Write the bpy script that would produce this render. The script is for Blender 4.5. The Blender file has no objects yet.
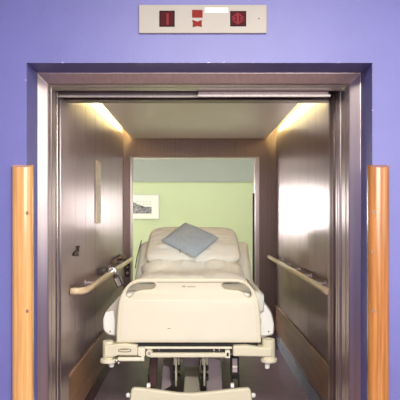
import bpy, bmesh, math, random
from mathutils import Vector, Matrix, noise
random.seed(7)
SC = bpy.context.scene
COL = SC.collection
F, CX, CY, H = 600.0, 196.0, 214.0, 1.34          # focal length in pixels, vanishing point, eye height


def at(px, py, Y):
    """the point of the place that stands Y metres ahead and shows at this pixel"""
    return Vector(((px - CX) * Y / F, Y, H - (py - CY) * Y / F))


RL, RR, RT = -0.734, 0.764, 1.995            # edges of the plaster recess

# ------------------------------------------------------------------ materials
def lin(c):
    return tuple(((v / 255) / 12.92 if v / 255 <= 0.04045 else ((v / 255 + 0.055) / 1.055) ** 2.4) for v in c)


class NT:
    def __init__(s, name):
        s.m = bpy.data.materials.new(name)
        s.m.use_nodes = True
        s.t = s.m.node_tree
        s.b = s.t.nodes['Principled BSDF']

    def n(s, typ, **kw):
        nd = s.t.nodes.new(typ)
        for k, v in kw.items():
            if k in nd.inputs:
                nd.inputs[k].default_value = v
            else:
                setattr(nd, k, v)
        return nd

    def l(s, a, b):
        s.t.links.new(a, b)

    def set(s, **kw):
        for k, v in kw.items():
            s.b.inputs[k.replace('_', ' ')].default_value = v


def plain(name, rgb, rough=0.5, metal=0.0, spec=0.5, var=0.06, scale=6.0, bump=0.0, bscale=200):
    q = NT(name)
    c = lin(rgb)
    tc = q.n('ShaderNodeTexCoord')
    nz = q.n('ShaderNodeTexNoise', Scale=scale, Detail=4.0)
    q.l(tc.outputs['Object'], nz.inputs['Vector'])
    rp = q.n('ShaderNodeValToRGB')
    rp.color_ramp.elements[0].position = 0.3
    rp.color_ramp.elements[1].position = 0.7
    rp.color_ramp.elements[0].color = (*[v * (1 - var) for v in c], 1)
    rp.color_ramp.elements[1].color = (*[min(1, v * (1 + var)) for v in c], 1)
    q.l(nz.outputs['Fac'], rp.inputs['Fac'])
    q.l(rp.outputs['Color'], q.b.inputs['Base Color'])
    q.set(Roughness=rough, Metallic=metal)
    q.b.inputs['Specular IOR Level'].default_value = spec
    if bump:
        n2 = q.n('ShaderNodeTexNoise', Scale=bscale, Detail=3.0)
        q.l(tc.outputs['Object'], n2.inputs['Vector'])
        bp = q.n('ShaderNodeBump', Strength=bump, Distance=0.003)
        q.l(n2.outputs['Fac'], bp.inputs['Height'])
        q.l(bp.outputs['Normal'], q.b.inputs['Normal'])
    return q.m


def steel(name, rgb, rough=0.25, aniso=0.8, rot=0.0, var=0.08):
    q = NT(name)
    c = lin(rgb)
    tc = q.n('ShaderNodeTexCoord')
    mp = q.n('ShaderNodeMapping')
    mp.inputs['Scale'].default_value = (60, 60, 0.6)
    nz = q.n('ShaderNodeTexNoise', Scale=1.0, Detail=5.0)
    q.l(tc.outputs['Object'], mp.inputs['Vector'])
    q.l(mp.outputs['Vector'], nz.inputs['Vector'])
    rp = q.n('ShaderNodeValToRGB')
    rp.color_ramp.elements[0].position = 0.3
    rp.color_ramp.elements[1].position = 0.7
    rp.color_ramp.elements[0].color = (*[v * (1 - var) for v in c], 1)
    rp.color_ramp.elements[1].color = (*[min(1, v * (1 + var)) for v in c], 1)
    q.l(nz.outputs['Fac'], rp.inputs['Fac'])
    q.l(rp.outputs['Color'], q.b.inputs['Base Color'])
    q.set(Roughness=rough, Metallic=1.0, Anisotropic=aniso)
    q.b.inputs['Anisotropic Rotation'].default_value = rot
    tg = q.n('ShaderNodeTangent', direction_type='UV_MAP')
    tg.uv_map = 'UVMap'
    q.l(tg.outputs['Tangent'], q.b.inputs['Tangent'])
    return q.m


def wood(name, dark, light, rough=0.28, scale=(14, 14, 1.1), coat=0.4):
    q = NT(name)
    tc = q.n('ShaderNodeTexCoord')
    mp = q.n('ShaderNodeMapping')
    mp.inputs['Scale'].default_value = scale
    wv = q.n('ShaderNodeTexWave', Scale=0.8, Distortion=9.0, Detail=3.0)
    wv.inputs['Detail Scale'].default_value = 1.2
    nz = q.n('ShaderNodeTexNoise', Scale=2.2, Detail=6.0)
    q.l(tc.outputs['Object'], mp.inputs['Vector'])
    q.l(mp.outputs['Vector'], wv.inputs['Vector'])
    q.l(mp.outputs['Vector'], nz.inputs['Vector'])
    mx = q.n('ShaderNodeMix', data_type='FLOAT')
    mx.inputs[0].default_value = 0.8
    q.l(wv.outputs['Fac'], mx.inputs[2])
    q.l(nz.outputs['Fac'], mx.inputs[3])
    rp = q.n('ShaderNodeValToRGB')
    rp.color_ramp.elements[0].position = 0.2
    rp.color_ramp.elements[1].position = 0.75
    rp.color_ramp.elements[0].color = (*lin(dark), 1)
    rp.color_ramp.elements[1].color = (*lin(light), 1)
    q.l(mx.outputs[0], rp.inputs['Fac'])
    q.l(rp.outputs['Color'], q.b.inputs['Base Color'])
    q.set(Roughness=rough)
    q.b.inputs['Coat Weight'].default_value = coat
    q.b.inputs['Coat Roughness'].default_value = 0.2
    return q.m


def emit(name, rgb, strength):
    q = NT(name)
    c = lin(rgb)
    q.b.inputs['Base Color'].default_value = (*c, 1)
    q.b.inputs['Emission Color'].default_value = (*c, 1)
    q.b.inputs['Emission Strength'].default_value = strength
    return q.m


def painted_wall(name, rgb, chip):
    """matt wall paint with faint roller unevenness and small pale chips"""
    q = NT(name)
    c = lin(rgb)
    tc = q.n('ShaderNodeTexCoord')
    nz = q.n('ShaderNodeTexNoise', Scale=2.5, Detail=5.0, Roughness=0.6)
    q.l(tc.outputs['Object'], nz.inputs['Vector'])
    rp = q.n('ShaderNodeValToRGB')
    rp.color_ramp.elements[0].position = 0.3
    rp.color_ramp.elements[1].position = 0.7
    rp.color_ramp.elements[0].color = (*[v * 0.93 for v in c], 1)
    rp.color_ramp.elements[1].color = (*[v * 1.07 for v in c], 1)
    q.l(nz.outputs['Fac'], rp.inputs['Fac'])
    vo = q.n('ShaderNodeTexNoise', Scale=17.0, Detail=2.0)
    q.l(tc.outputs['Object'], vo.inputs['Vector'])
    r2 = q.n('ShaderNodeValToRGB')
    r2.color_ramp.elements[0].position = 0.765
    r2.color_ramp.elements[1].position = 0.79
    q.l(vo.outputs['Fac'], r2.inputs['Fac'])
    mx = q.n('ShaderNodeMix', data_type='RGBA')
    mx.inputs[7].default_value = (*lin(chip), 1)
    q.l(r2.outputs['Color'], mx.inputs[0])
    q.l(rp.outputs['Color'], mx.inputs[6])
    sx = q.n('ShaderNodeSeparateXYZ')
    q.l(tc.outputs['Object'], sx.inputs[0])
    def mth(op, a, b):
        nd = q.n('ShaderNodeMath', operation=op)
        for i, v in enumerate((a, b)):
            if isinstance(v, (int, float)): nd.inputs[i].default_value = v
            else: q.l(v, nd.inputs[i])
        return nd.outputs[0]
    X, Z = sx.outputs['X'], sx.outputs['Z']
    front = mth('LESS_THAN', sx.outputs['Y'], 0.008)
    d = mth('MAXIMUM', mth('MAXIMUM', mth('SUBTRACT', RL, X), mth('SUBTRACT', X, RR)), mth('SUBTRACT', Z, RT))
    band = mth('LESS_THAN', mth('ABSOLUTE', d, 0), 0.006)
    n3 = q.n('ShaderNodeTexNoise', Scale=30.0, Detail=5.0)
    q.l(tc.outputs['Object'], n3.inputs['Vector'])
    chipm = mth('MULTIPLY', band, mth('MULTIPLY', front, mth('GREATER_THAN', n3.outputs['Fac'], 0.64)))
    m3 = q.n('ShaderNodeMix', data_type='RGBA')
    m3.inputs[7].default_value = (*lin(chip), 1)
    q.l(chipm, m3.inputs[0])
    q.l(mx.outputs[2], m3.inputs[6])
    q.l(m3.outputs[2], q.b.inputs['Base Color'])
    q.set(Roughness=0.45)
    bp = q.n('ShaderNodeBump', Strength=0.12, Distance=0.004)
    n2 = q.n('ShaderNodeTexNoise', Scale=70.0, Detail=3.0)
    q.l(tc.outputs['Object'], n2.inputs['Vector'])
    q.l(n2.outputs['Fac'], bp.inputs['Height'])
    q.l(bp.outputs['Normal'], q.b.inputs['Normal'])
    return q.m


M = {}
M['purple'] = painted_wall('purple_paint', (100, 100, 158), (205, 198, 232))
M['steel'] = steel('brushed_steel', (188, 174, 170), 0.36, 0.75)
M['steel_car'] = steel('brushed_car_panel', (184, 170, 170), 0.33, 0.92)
M['steel_dark'] = steel('dark_bronze_steel', (134, 116, 110), 0.46, 0.7)  # darker brown steel, one even base tone
M['satin'] = steel('satin_aluminium', (214, 206, 200), 0.55, 0.0)
M['satin_dark'] = steel('satin_mauve_steel', (160, 140, 140), 0.5, 0.0)
M['steel_bright'] = steel('polished_steel', (225, 220, 212), 0.16, 0.4)
M['ceil'] = plain('lift_ceiling_enamel', (246, 241, 232), 0.35, var=0.02)
M['cove'] = plain('cove_white', (235, 228, 205), 0.6, var=0.02)
M['tube'] = emit('warm_tube_light', (252, 240, 168), 30.0)
M['floor_lift'] = plain('lift_floor_vinyl', (126, 104, 116), 0.42, var=0.10, scale=9)
M['floor_lobby'] = plain('lobby_floor_vinyl', (116, 94, 94), 0.35, var=0.08)
M['floor_green'] = plain('corridor_floor_vinyl', (150, 140, 130), 0.4)
M['white_paint'] = plain('white_wall_paint', (214, 208, 205), 0.7, var=0.02)
M['green'] = plain('pale_green_paint', (196, 212, 166), 0.7, var=0.02, scale=2)
M['greygreen'] = plain('grey_green_paint', (158, 168, 156), 0.7, var=0.02, scale=2)
M['post'] = wood('varnished_pine_lit', (184, 132, 74), (214, 164, 104), 0.24, (22, 22, 1.3))  # light on the left post put into a paler varnish tone
M['post_shaded'] = wood('varnished_pine_shaded', (138, 84, 36), (180, 122, 64), 0.24, (22, 22, 1.3))  # same pine, darker: weaker light on the right post painted in
M['rail'] = wood('pale_beech', (206, 180, 140), (232, 210, 172), 0.35, (9, 1.2, 9))
M['bumper'] = wood('brown_bumper_wood', (120, 84, 60), (158, 120, 88), 0.4, (9, 1.2, 9), 0.2)
M['bed'] = plain('cream_bed_plastic', (238, 232, 206), 0.42, var=0.015)
M['bed_light'] = plain('light_bed_plastic', (242, 237, 214), 0.42, var=0.015)
M['bed_white'] = plain('white_rail_plastic', (250, 249, 244), 0.38, var=0.015)
M['rail_shaded'] = plain('shaded_rail_plastic', (190, 184, 172), 0.45, var=0.02)  # white rail plastic greyed: shading painted into the rail bodies
M['bed_frame'] = plain('cream_powder_coat', (232, 226, 198), 0.4, var=0.02)
M['grey_frame'] = plain('grey_powder_coat', (184, 166, 170), 0.45)
M['black'] = plain('black_rubber', (24, 20, 20), 0.55)
M['wheel'] = plain('dark_red_tyre', (74, 44, 44), 0.5)
M['chrome'] = plain('dull_chrome', (205, 200, 196), 0.22, metal=1.0, var=0.03)
M['sheet'] = plain('cream_sheet_cotton', (236, 237, 226), 0.9, spec=0.15, var=0.03, bump=0.15, bscale=60)
M['pillow'] = plain('ivory_pillow_cotton', (246, 246, 236), 0.9, spec=0.15, var=0.025, bump=0.12, bscale=50)
M['blanket'] = plain('ivory_blanket_cotton', (249, 249, 240), 0.9, spec=0.15, var=0.025, bump=0.15, bscale=60)
M['cushion'] = plain('blue_grey_weave', (180, 194, 206), 0.95, spec=0.1, var=0.06, scale=60, bump=0.25, bscale=350)
M['plate'] = plain('ivory_indicator_plate', (158, 152, 141), 0.5, var=0.02)
M['label'] = plain('white_label', (222, 219, 206), 0.5, var=0.01)
M['red_glass'] = plain('dark_red_window', (66, 16, 22), 0.6, spec=0.1, var=0.1, scale=40)
M['red_lit'] = plain('red_segment', (124, 40, 46), 0.6, spec=0.1)
M['red_mid'] = plain('brick_red_icon', (124, 38, 31), 0.6, spec=0.1)
M['dark_red'] = plain('dark_red_bezel', (34, 10, 13), 0.6, spec=0.1)
M['cream_panel'] = plain('cream_button_panel', (222, 204, 178), 0.4, var=0.03)
M['brown'] = plain('dark_brown_plastic', (58, 42, 36), 0.45)
M['strap'] = plain('grey_brown_webbing', (118, 98, 82), 0.9, var=0.3, scale=30)
M['mat'] = plain('picture_mount_white', (232, 236, 222), 0.6, var=0.01)
M['frame_white'] = plain('pale_picture_frame', (206, 212, 196), 0.5)
M['mark'] = plain('grey_print', (150, 138, 120), 0.6)
M['ink'] = plain('olive_brown_print', (116, 98, 62), 0.6)
M['skirt'] = plain('blue_grey_skirting', (146, 150, 160), 0.4, var=0.2, scale=5)
M['skirt_brown'] = plain('brown_skirting', (86, 58, 52), 0.4)


def photo_mat():
    """black and white view: pale sky, dark roofline and shadows"""
    q = NT('black_and_white_print')
    tc = q.n('ShaderNodeTexCoord')
    nz = q.n('ShaderNodeTexNoise', Scale=26.0, Detail=4.0)
    q.l(tc.outputs['Object'], nz.inputs['Vector'])
    rp = q.n('ShaderNodeValToRGB')
    rp.color_ramp.elements[0].position = 0.35
    rp.color_ramp.elements[1].position = 0.65
    rp.color_ramp.elements[0].color = (0.02, 0.02, 0.02, 1)
    rp.color_ramp.elements[1].color = (0.35, 0.36, 0.35, 1)
    q.l(nz.outputs['Fac'], rp.inputs['Fac'])
    q.l(rp.outputs['Color'], q.b.inputs['Base Color'])
    q.set(Roughness=0.4)
    return q.m


M['photo'] = photo_mat()

# ------------------------------------------------------------------ mesh helpers
ORIGIN = {}


def seg(o, label=None, cat=None, group=None, kind=None):
    if label: o['label'] = label
    if cat: o['category'] = cat
    if group: o['group'] = group
    if kind: o['kind'] = kind
    return o


def link(name, bm, mat, parent=None, origin=None, smooth=False, bevel=0.0, bseg=2, sub=0, mats=None):
    """bm is in world coordinates; links it as ONE object standing at origin (or at its parent's)"""
    bmesh.ops.recalc_face_normals(bm, faces=bm.faces)
    if parent is not None:
        org = ORIGIN[parent.name]
    elif origin is not None:
        org = Vector(origin)
    else:
        xs = [v.co for v in bm.verts]
        lo = Vector([min(c[i] for c in xs) for i in range(3)])
        hi = Vector([max(c[i] for c in xs) for i in range(3)])
        org = Vector(((lo.x + hi.x) / 2, (lo.y + hi.y) / 2, lo.z))
    uv = bm.loops.layers.uv.new('UVMap')
    for f in bm.faces:
        f.smooth = smooth
        n = f.normal
        u = Vector((1, 0, 0)) if abs(n.z) > 0.9 else Vector((-n.y, n.x, 0)).normalized()
        w = n.cross(u)
        for lp in f.loops:
            lp[uv].uv = (lp.vert.co.dot(u), lp.vert.co.dot(w))
    bmesh.ops.translate(bm, verts=bm.verts, vec=-org)
    me = bpy.data.meshes.new(name)
    bm.to_mesh(me)
    bm.free()
    for m in (mats or [mat]):
        me.materials.append(M[m] if isinstance(m, str) else m)
    o = bpy.data.objects.new(name, me)
    COL.objects.link(o)
    if parent is not None:
        o.parent = parent
    else:
        o.location = org
    ORIGIN[o.name] = org
    if bevel:
        b = o.modifiers.new('edge', 'BEVEL')
        b.width = bevel
        b.segments = bseg
        b.limit_method = 'ANGLE'
        b.angle_limit = math.radians(35)
        for p in me.polygons:
            p.use_smooth = True
        wn = o.modifiers.new('normals', 'WEIGHTED_NORMAL')
        wn.keep_sharp = True
    if sub:
        s = o.modifiers.new('smooth', 'SUBSURF')
        s.levels = sub
        s.render_levels = sub
    return o


def empty(name, loc):
    o = bpy.data.objects.new(name, None)
    o.empty_display_size = 0.1
    COL.objects.link(o)
    o.location = loc
    ORIGIN[o.name] = Vector(loc)
    return o


def box(bm, x0, x1, y0, y1, z0, z1):
    c = Vector(((x0 + x1) / 2, (y0 + y1) / 2, (z0 + z1) / 2))
    mat = Matrix.Translation(c) @ Matrix.Diagonal((abs(x1 - x0), abs(y1 - y0), abs(z1 - z0), 1))
    bmesh.ops.create_cube(bm, size=1.0, matrix=mat)
    return bm


def cyl(bm, p0, p1, r0, r1=None, n=20):
    p0, p1 = Vector(p0), Vector(p1)
    d = p1 - p0
    q = Vector((0, 0, 1)).rotation_difference(d.normalized()).to_matrix().to_4x4()
    bmesh.ops.create_cone(bm, cap_ends=True, segments=n, radius1=r0, radius2=r0 if r1 is None else r1,
                          depth=d.length, matrix=Matrix.Translation((p0 + p1) / 2) @ q)
    return bm


def ball(bm, c, r, sx=1, sy=1, sz=1, n=16):
    bmesh.ops.create_uvsphere(bm, u_segments=n, v_segments=n // 2 + 2, radius=r,
                              matrix=Matrix.Translation(Vector(c)) @ Matrix.Diagonal((sx, sy, sz, 1)))
    return bm


def prism(bm, pts, d):
    """closed polygon of 3D points swept along the vector d"""
    a = [bm.verts.new(p) for p in pts]
    b = [bm.verts.new(Vector(p) + Vector(d)) for p in pts]
    bm.faces.new(a)
    bm.faces.new(list(reversed(b)))
    n = len(pts)
    for i in range(n):
        bm.faces.new((a[i], b[i], b[(i + 1) % n], a[(i + 1) % n]))
    return bm


def tube(bm, path, rx, rz, n=14, up=Vector((0, 0, 1))):
    """oval section (half-width rx sideways, rz upwards) swept along a path"""
    path = [Vector(p) for p in path]
    rings = []
    for i, p in enumerate(path):
        d = (path[min(i + 1, len(path) - 1)] - path[max(i - 1, 0)]).normalized()
        s = d.cross(up).normalized()
        w = s.cross(d).normalized()
        rings.append([bm.verts.new(p + s * math.cos(2 * math.pi * k / n) * rx + w * math.sin(2 * math.pi * k / n) * rz) for k in range(n)])
    for a, b in zip(rings, rings[1:]):
        for k in range(n):
            bm.faces.new((a[k], a[(k + 1) % n], b[(k + 1) % n], b[k]))
    bm.faces.new(list(reversed(rings[0])))
    bm.faces.new(rings[-1])
    return bm


def cut_shape(outer, holes, y, thick, bevel):
    """a flat sheet in the X-Z plane with real holes, rounded edges; returns a bmesh in world coordinates"""
    cu = bpy.data.curves.new('outline', 'CURVE')
    cu.dimensions = '2D'
    cu.fill_mode = 'BOTH'
    for lp in [outer] + list(holes):
        s = cu.splines.new('POLY')
        s.points.add(len(lp) - 1)
        for q, p in zip(s.points, lp):
            q.co = (p[0], p[1], 0, 1)
        s.use_cyclic_u = True
    cu.extrude = thick / 2 - bevel
    cu.bevel_depth = bevel
    cu.bevel_resolution = 3
    cu.offset = -bevel
    ob = bpy.data.objects.new('outline', cu)
    COL.objects.link(ob)
    dg = bpy.context.evaluated_depsgraph_get()
    me = bpy.data.meshes.new_from_object(ob.evaluated_get(dg))
    bm = bmesh.new()
    bm.from_mesh(me)
    bpy.data.objects.remove(ob)
    bpy.data.curves.remove(cu)
    bpy.data.meshes.remove(me)
    bmesh.ops.remove_doubles(bm, verts=bm.verts, dist=1e-5)
    for v in bm.verts:
        x, yy, zz = v.co
        v.co = (x, y - zz, yy)
    return bm


def spline(pts, per=6, closed=True):
    """Catmull-Rom through 2D points"""
    out = []
    n = len(pts)
    rng = range(n) if closed else range(n - 1)
    for i in rng:
        if closed:
            p0, p1, p2, p3 = (pts[(i + k - 1) % n] for k in range(4))
        else:
            p0, p1, p2, p3 = (pts[min(max(i + k - 1, 0), n - 1)] for k in range(4))
        for k in range(per):
            t = k / per
            out.append(tuple(0.5 * (2 * b + (c - a) * t + (2 * a - 5 * b + 4 * c - d) * t * t + (3 * b - a - 3 * c + d) * t ** 3)
                             for a, b, c, d in zip(p0, p1, p2, p3)))
    if not closed:
        out.append(tuple(pts[-1]))
    return out


B = bmesh.new
# ------------------------------------------------------------------ the setting
YW = 2.60                                    # face of the purple wall
OL, OR, OT = -0.737, 0.762, 1.992            # opening: left, right, top
Y_FRAME, Y_CAR, Y_REAR = 2.78, 3.30, 6.18
XL, XR, ZC = -0.745, 0.824, 2.1125           # lift car walls and ceiling panel

bm = B()
box(bm, -2.4, RL, YW, YW + 0.18, 0, 2.75)
box(bm, RR, 2.4, YW, YW + 0.18, 0, 2.75)
box(bm, RL, RR, YW, YW + 0.18, RT, 2.75)
bmesh.ops.remove_doubles(bm, verts=bm.verts, dist=1e-5)
seg(link('wall_front', bm, 'purple', origin=(0, YW, 0)), kind='structure')
bm = B(); box(bm, -2.4, 2.4, -2.2, YW + 0.18, -0.06, 0)
seg(link('floor_lobby', bm, 'floor_lobby', origin=(0, 0, 0)), kind='structure')
bm = B(); box(bm, -2.4, 2.4, -2.2, YW + 0.18, 2.75, 2.82)
seg(link('ceiling_lobby', bm, 'white_paint', origin=(0, 0, 2.75)), kind='structure')
bm = B(); box(bm, -2.46, -2.4, -2.2, YW + 0.18, 0, 2.75)
seg(link('wall_lobby_left', bm, 'purple'), kind='structure')
VY0, VY1, VZ0, VZ1 = -0.3, 1.7, 1.10, 2.55
bm = B()
for a in ((-2.2, VY0, 0, 2.75), (VY1, YW + 0.18, 0, 2.75), (VY0, VY1, 0, VZ0), (VY0, VY1, VZ1, 2.75)):
    box(bm, 2.4, 2.46, a[0], a[1], a[2], a[3])
seg(link('wall_lobby_right', bm, 'purple', origin=(2.4, 0, 0)), kind='structure')
bm = B()
for a in ((-2.4, 0.0, 0, 2.75), (2.1, 2.4, 0, 2.75), (0.0, 2.1, 0, 1.2), (0.0, 2.1, 2.5, 2.75)):
    box(bm, a[0], a[1], -2.26, -2.2, a[2], a[3])
seg(link('wall_lobby_back', bm, 'purple'), kind='structure')

bm = B()
for z in (1.2, 2.46):
    box(bm, 0.0, 2.1, -2.25, -2.21, z, z + 0.04)
for x in (0.0, 1.03, 2.06):
    box(bm, x, x + 0.04, -2.25, -2.21, 1.2, 2.5)
seg(link('added_window_back', bm, 'label', bevel=0.003), kind='structure')  # added window surround for the fill light behind the camera

bm = B()
for z in (VZ0, VZ1 - 0.04):
    box(bm, 2.41, 2.45, VY0, VY1, z, z + 0.04)
for y in (VY0, (VY0 + VY1) / 2 - 0.02, VY1 - 0.04):
    box(bm, 2.41, 2.45, y, y + 0.04, VZ0, VZ1)
seg(link('window_3', bm, 'label', bevel=0.003), kind='structure')

# steel door frame: one folded profile (inset into the opening, depth) run up, across and down
def folded_frame(prof):
    bm = B()
    n = len(prof)
    st = []
    for ins, y in prof:
        st.append([bm.verts.new(p) for p in ((OL + ins, y, 0), (OL + ins, y, OT - ins), (OR - ins, y, OT - ins), (OR - ins, y, 0))])
    for i in range(n):
        j = (i + 1) % n
        for k in range(3):
            bm.faces.new((st[i][k], st[i][k + 1], st[j][k + 1], st[j][k]))
    bm.faces.new([v[0] for v in st]); bm.faces.new([v[3] for v in st])
    return bm
IN = 0.0455
frame = seg(link('trim_1', folded_frame([(-0.03, 2.784), (0.0, 2.78), (0.040, 2.808), (IN, 2.815), (IN, 2.862), (IN - 0.006, 2.864), (IN - 0.006, 2.874), (IN, 2.876), (IN, 2.955), (-0.03, 2.955)]), 'steel', origin=(0, Y_FRAME, 0), bevel=0.002), kind='structure')
bm = B()
box(bm, OL + 0.02, OL + 0.049, 2.985, 2.997, 0, 1.985)
link('edge_bead', bm, 'steel_bright', frame, bevel=0.003)

# header over the doors: two overlapping hanger covers
hd = seg(empty('trim_2', (0, 3.0, 1.95)), kind='structure')
bm = B(); box(bm, OL, 0.010, 3.06, 3.09, 1.945, 2.03)
link('track_cover', bm, 'satin_dark', hd, bevel=0.003)
bm = B(); box(bm, OL + 0.03, 0.010, 3.045, 3.06, 1.932, 1.946)
link('bottom_rim', bm, 'satin', hd, bevel=0.003)
bm = B(); box(bm, 0.010, 0.660, 2.985, 3.02, 1.935, 2.03)
link('track_cover', bm, 'satin_dark', hd, bevel=0.003)
bm = B(); box(bm, 0.006, 0.668, 2.972, 2.985, 1.920, 1.935)
link('bottom_rim', bm, 'satin', hd, bevel=0.003)
bm = B(); box(bm, OL - 0.02, OR + 0.02, 3.20, 3.29, 1.947, 2.30)
link('car_lintel', bm, 'steel_dark', hd, bevel=0.003)
bm = B(); box(bm, OL - 0.02, OR + 0.02, 2.96, 3.19, 2.035, 2.30)
link('shaft_lintel', bm, 'brown', hd)

# sliding leaves stacked in the right-hand pocket
dr = seg(empty('door_1', (0.8, 3.2, 0)), kind='structure')
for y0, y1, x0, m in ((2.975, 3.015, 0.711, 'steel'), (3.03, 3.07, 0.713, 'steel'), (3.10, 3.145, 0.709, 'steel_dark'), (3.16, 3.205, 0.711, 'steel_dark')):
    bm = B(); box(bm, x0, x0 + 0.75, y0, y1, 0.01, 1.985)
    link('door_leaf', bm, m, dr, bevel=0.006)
bm = B(); box(bm, 0.722, 0.80, 2.957, 2.973, 0.01, 1.98)
link('rubber_edge', bm, 'black', dr)
# left shaft closing posts
bm = B(); box(bm, OL - 0.05, OL + 0.040, 3.02, 3.07, 0, 2.03)
seg(link('trim_3', bm, 'steel_dark', bevel=0.003), kind='structure')
bm = B(); box(bm, OL - 0.05, OL + 0.040, 3.10, 3.29, 0, 1.947)
seg(link('trim_6', bm, 'steel_car', bevel=0.003), kind='structure')
bm = B(); box(bm, 0.725, 0.90, 3.22, 3.29, 0, 1.947)
seg(link('trim_7', bm, 'steel_car', bevel=0.003), kind='structure')

# lift floor, walls of folded panels, ceiling
bm = B(); box(bm, -0.95, 1.0, YW + 0.18, Y_REAR + 0.14, -0.06, 0)
seg(link('floor_lift', bm, 'floor_lift', origin=(0, 4, 0)), kind='structure')
def panel_wall(name, x, side, joints):
    bm = B()
    for a, b in zip(joints, joints[1:]):
        box(bm, min(x, x + side * 0.03), max(x, x + side * 0.03), a + 0.002, b - 0.002, 0.0, 2.25)
    box(bm, min(x + side * 0.031, x + side * 0.05), max(x + side * 0.031, x + side * 0.05), joints[0], joints[-1], 0, 2.25)
    return seg(link(name, bm, 'steel_car', bevel=0.0012, bseg=1), kind='structure')
panel_wall('wall_left', XL, -1, [3.30, 3.70, 4.05, 4.45, 4.85, 5.25, 5.72, Y_REAR + 0.06])
panel_wall('wall_right', XR, 1, [3.41, 3.80, 4.12, 4.40, 4.75, 5.30, 5.75, Y_REAR + 0.06])
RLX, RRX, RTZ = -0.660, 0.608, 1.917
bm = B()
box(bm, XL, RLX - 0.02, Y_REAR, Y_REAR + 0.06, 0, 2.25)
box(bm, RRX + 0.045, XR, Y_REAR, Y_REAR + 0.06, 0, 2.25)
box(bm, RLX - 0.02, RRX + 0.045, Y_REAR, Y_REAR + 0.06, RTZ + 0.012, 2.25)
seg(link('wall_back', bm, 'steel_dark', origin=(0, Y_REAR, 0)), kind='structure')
bm = B()
box(bm, RLX - 0.02, RLX, Y_REAR - 0.012, Y_REAR + 0.13, 0, RTZ)
box(bm, RRX, RRX + 0.045, Y_REAR - 0.012, Y_REAR + 0.13, 0, RTZ)
box(bm, RLX - 0.02, RRX + 0.045, Y_REAR - 0.012, Y_REAR + 0.13, RTZ, RTZ + 0.012)
rf = seg(link('trim_4', bm, 'steel', origin=(0, Y_REAR, 0), bevel=0.004), kind='structure')
bm = B(); box(bm, RRX - 0.018, RRX - 0.001, Y_REAR + 0.04, Y_REAR + 0.10, 0, 1.555)
link('rubber_edge', bm, 'black', rf)
bm = B(); box(bm, -0.655, 0.715, 3.345, Y_REAR - 0.05, ZC, ZC + 0.025)
cl = seg(link('ceiling', bm, 'ceil', bevel=0.002), kind='structure')
bm = B(); cyl(bm, (0.05, 4.0, ZC - 0.001), (0.05, 4.0, ZC + 0.004), 0.008)
link('screw', bm, 'grey_frame', cl)
bm = B(); box(bm, -0.80, 0.88, 3.30, Y_REAR + 0.06, 2.25, 2.29)
seg(link('ceiling_car_roof', bm, 'steel_car'), kind='structure')
for x in (-0.625, 0.685):
    t = empty('fluorescent_light', (x, 4.75, 2.16))
    side = 'left' if x < 0 else 'right'
    seg(t, 'warm fluorescent tube in the ceiling slot along the lift\'s %s wall' % side, 'light', 'cove lights beside the lift ceiling')
    bm = B(); cyl(bm, (x, 3.45, 2.203), (x, 6.05, 2.203), 0.013, n=14)
    link('light_tube', bm, 'tube', t, smooth=True)
    bm = B(); box(bm, x - 0.025, x + 0.025, 3.40, 6.10, 2.226, 2.25)
    link('light_fitting', bm, 'cove', t, bevel=0.004)
    for y in (3.43, 6.06):
        bm = B(); box(bm, x - 0.014, x + 0.014, y - 0.012, y + 0.012, 2.186, 2.23)
        link('tube_socket', bm, 'cove', t, bevel=0.002)

# green corridor behind the lift
YG = 8.60
WX0, WX1, WZ0, WZ1 = -2.50, -1.36, 1.08, 1.72        # corridor window, left of the picture
bm = B()
for a in ((-2.6, WX0, 0, 1.80), (WX1, -WX1, 0, 1.80), (-WX0, 2.6, 0, 1.80), (WX0, WX1, 0, WZ0), (WX0, WX1, WZ1, 1.80), (-WX1, -WX0, 0, WZ0), (-WX1, -WX0, WZ1, 1.80)):
    box(bm, a[0], a[1], YG, YG + 0.06, a[2], a[3])
seg(link('wall_corridor', bm, 'green', origin=(0, YG, 0)), kind='structure')
bm = B(); box(bm, -2.6, 2.6, YG - 0.02, YG + 0.06, 1.80, 2.6)
seg(link('trim_5', bm, 'greygreen'), kind='structure')
bm = B(); box(bm, -2.6, 2.6, Y_REAR + 0.14, YG, -0.06, 0)
seg(link('floor_corridor', bm, 'floor_green', origin=(0, 7, 0)), kind='structure')
bm = B(); box(bm, -2.6, 2.6, Y_REAR + 0.06, YG, 2.6, 2.66)
seg(link('ceiling_corridor', bm, 'white_paint', origin=(0, 7, 2.6)), kind='structure')
bm = B(); box(bm, 2.54, 2.6, Y_REAR + 0.06, YG, 0, 2.6)
seg(link('wall_corridor_right', bm, 'white_paint'), kind='structure')
bm = B()
box(bm, -2.6, RLX - 0.021, Y_REAR + 0.07, Y_REAR + 0.13, 0, 2.6)
box(bm, RRX + 0.046, 2.54, Y_REAR + 0.07, Y_REAR + 0.13, 0, 2.6)
box(bm, RLX - 0.021, RRX + 0.046, Y_REAR + 0.07, Y_REAR + 0.13, RTZ + 0.013, 2.6)
seg(link('wall_corridor_near', bm, 'white_paint', origin=(0, Y_REAR, 0)), kind='structure')
bm = B(); box(bm, -2.6, -2.54, Y_REAR + 0.13, YG, 0, 2.6)
seg(link('wall_corridor_left', bm, 'white_paint', origin=(-2.57, 7, 0)), kind='structure')
for nm, xa, xb in (('window_1', WX0, WX1), ('added_window_right', -WX1, -WX0)):  # right-hand window is added, out of view, to brighten the left lift wall
    bm = B()
    for z in (WZ0, WZ1 - 0.03):
        box(bm, xa, xb, YG + 0.01, YG + 0.05, z, z + 0.03)
    for x in (xa, (xa + xb) / 2 - 0.015, xb - 0.03):
        box(bm, x, x + 0.03, YG + 0.01, YG + 0.05, WZ0, WZ1)
    seg(link(nm, bm, 'label', bevel=0.003), kind='structure')

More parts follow.
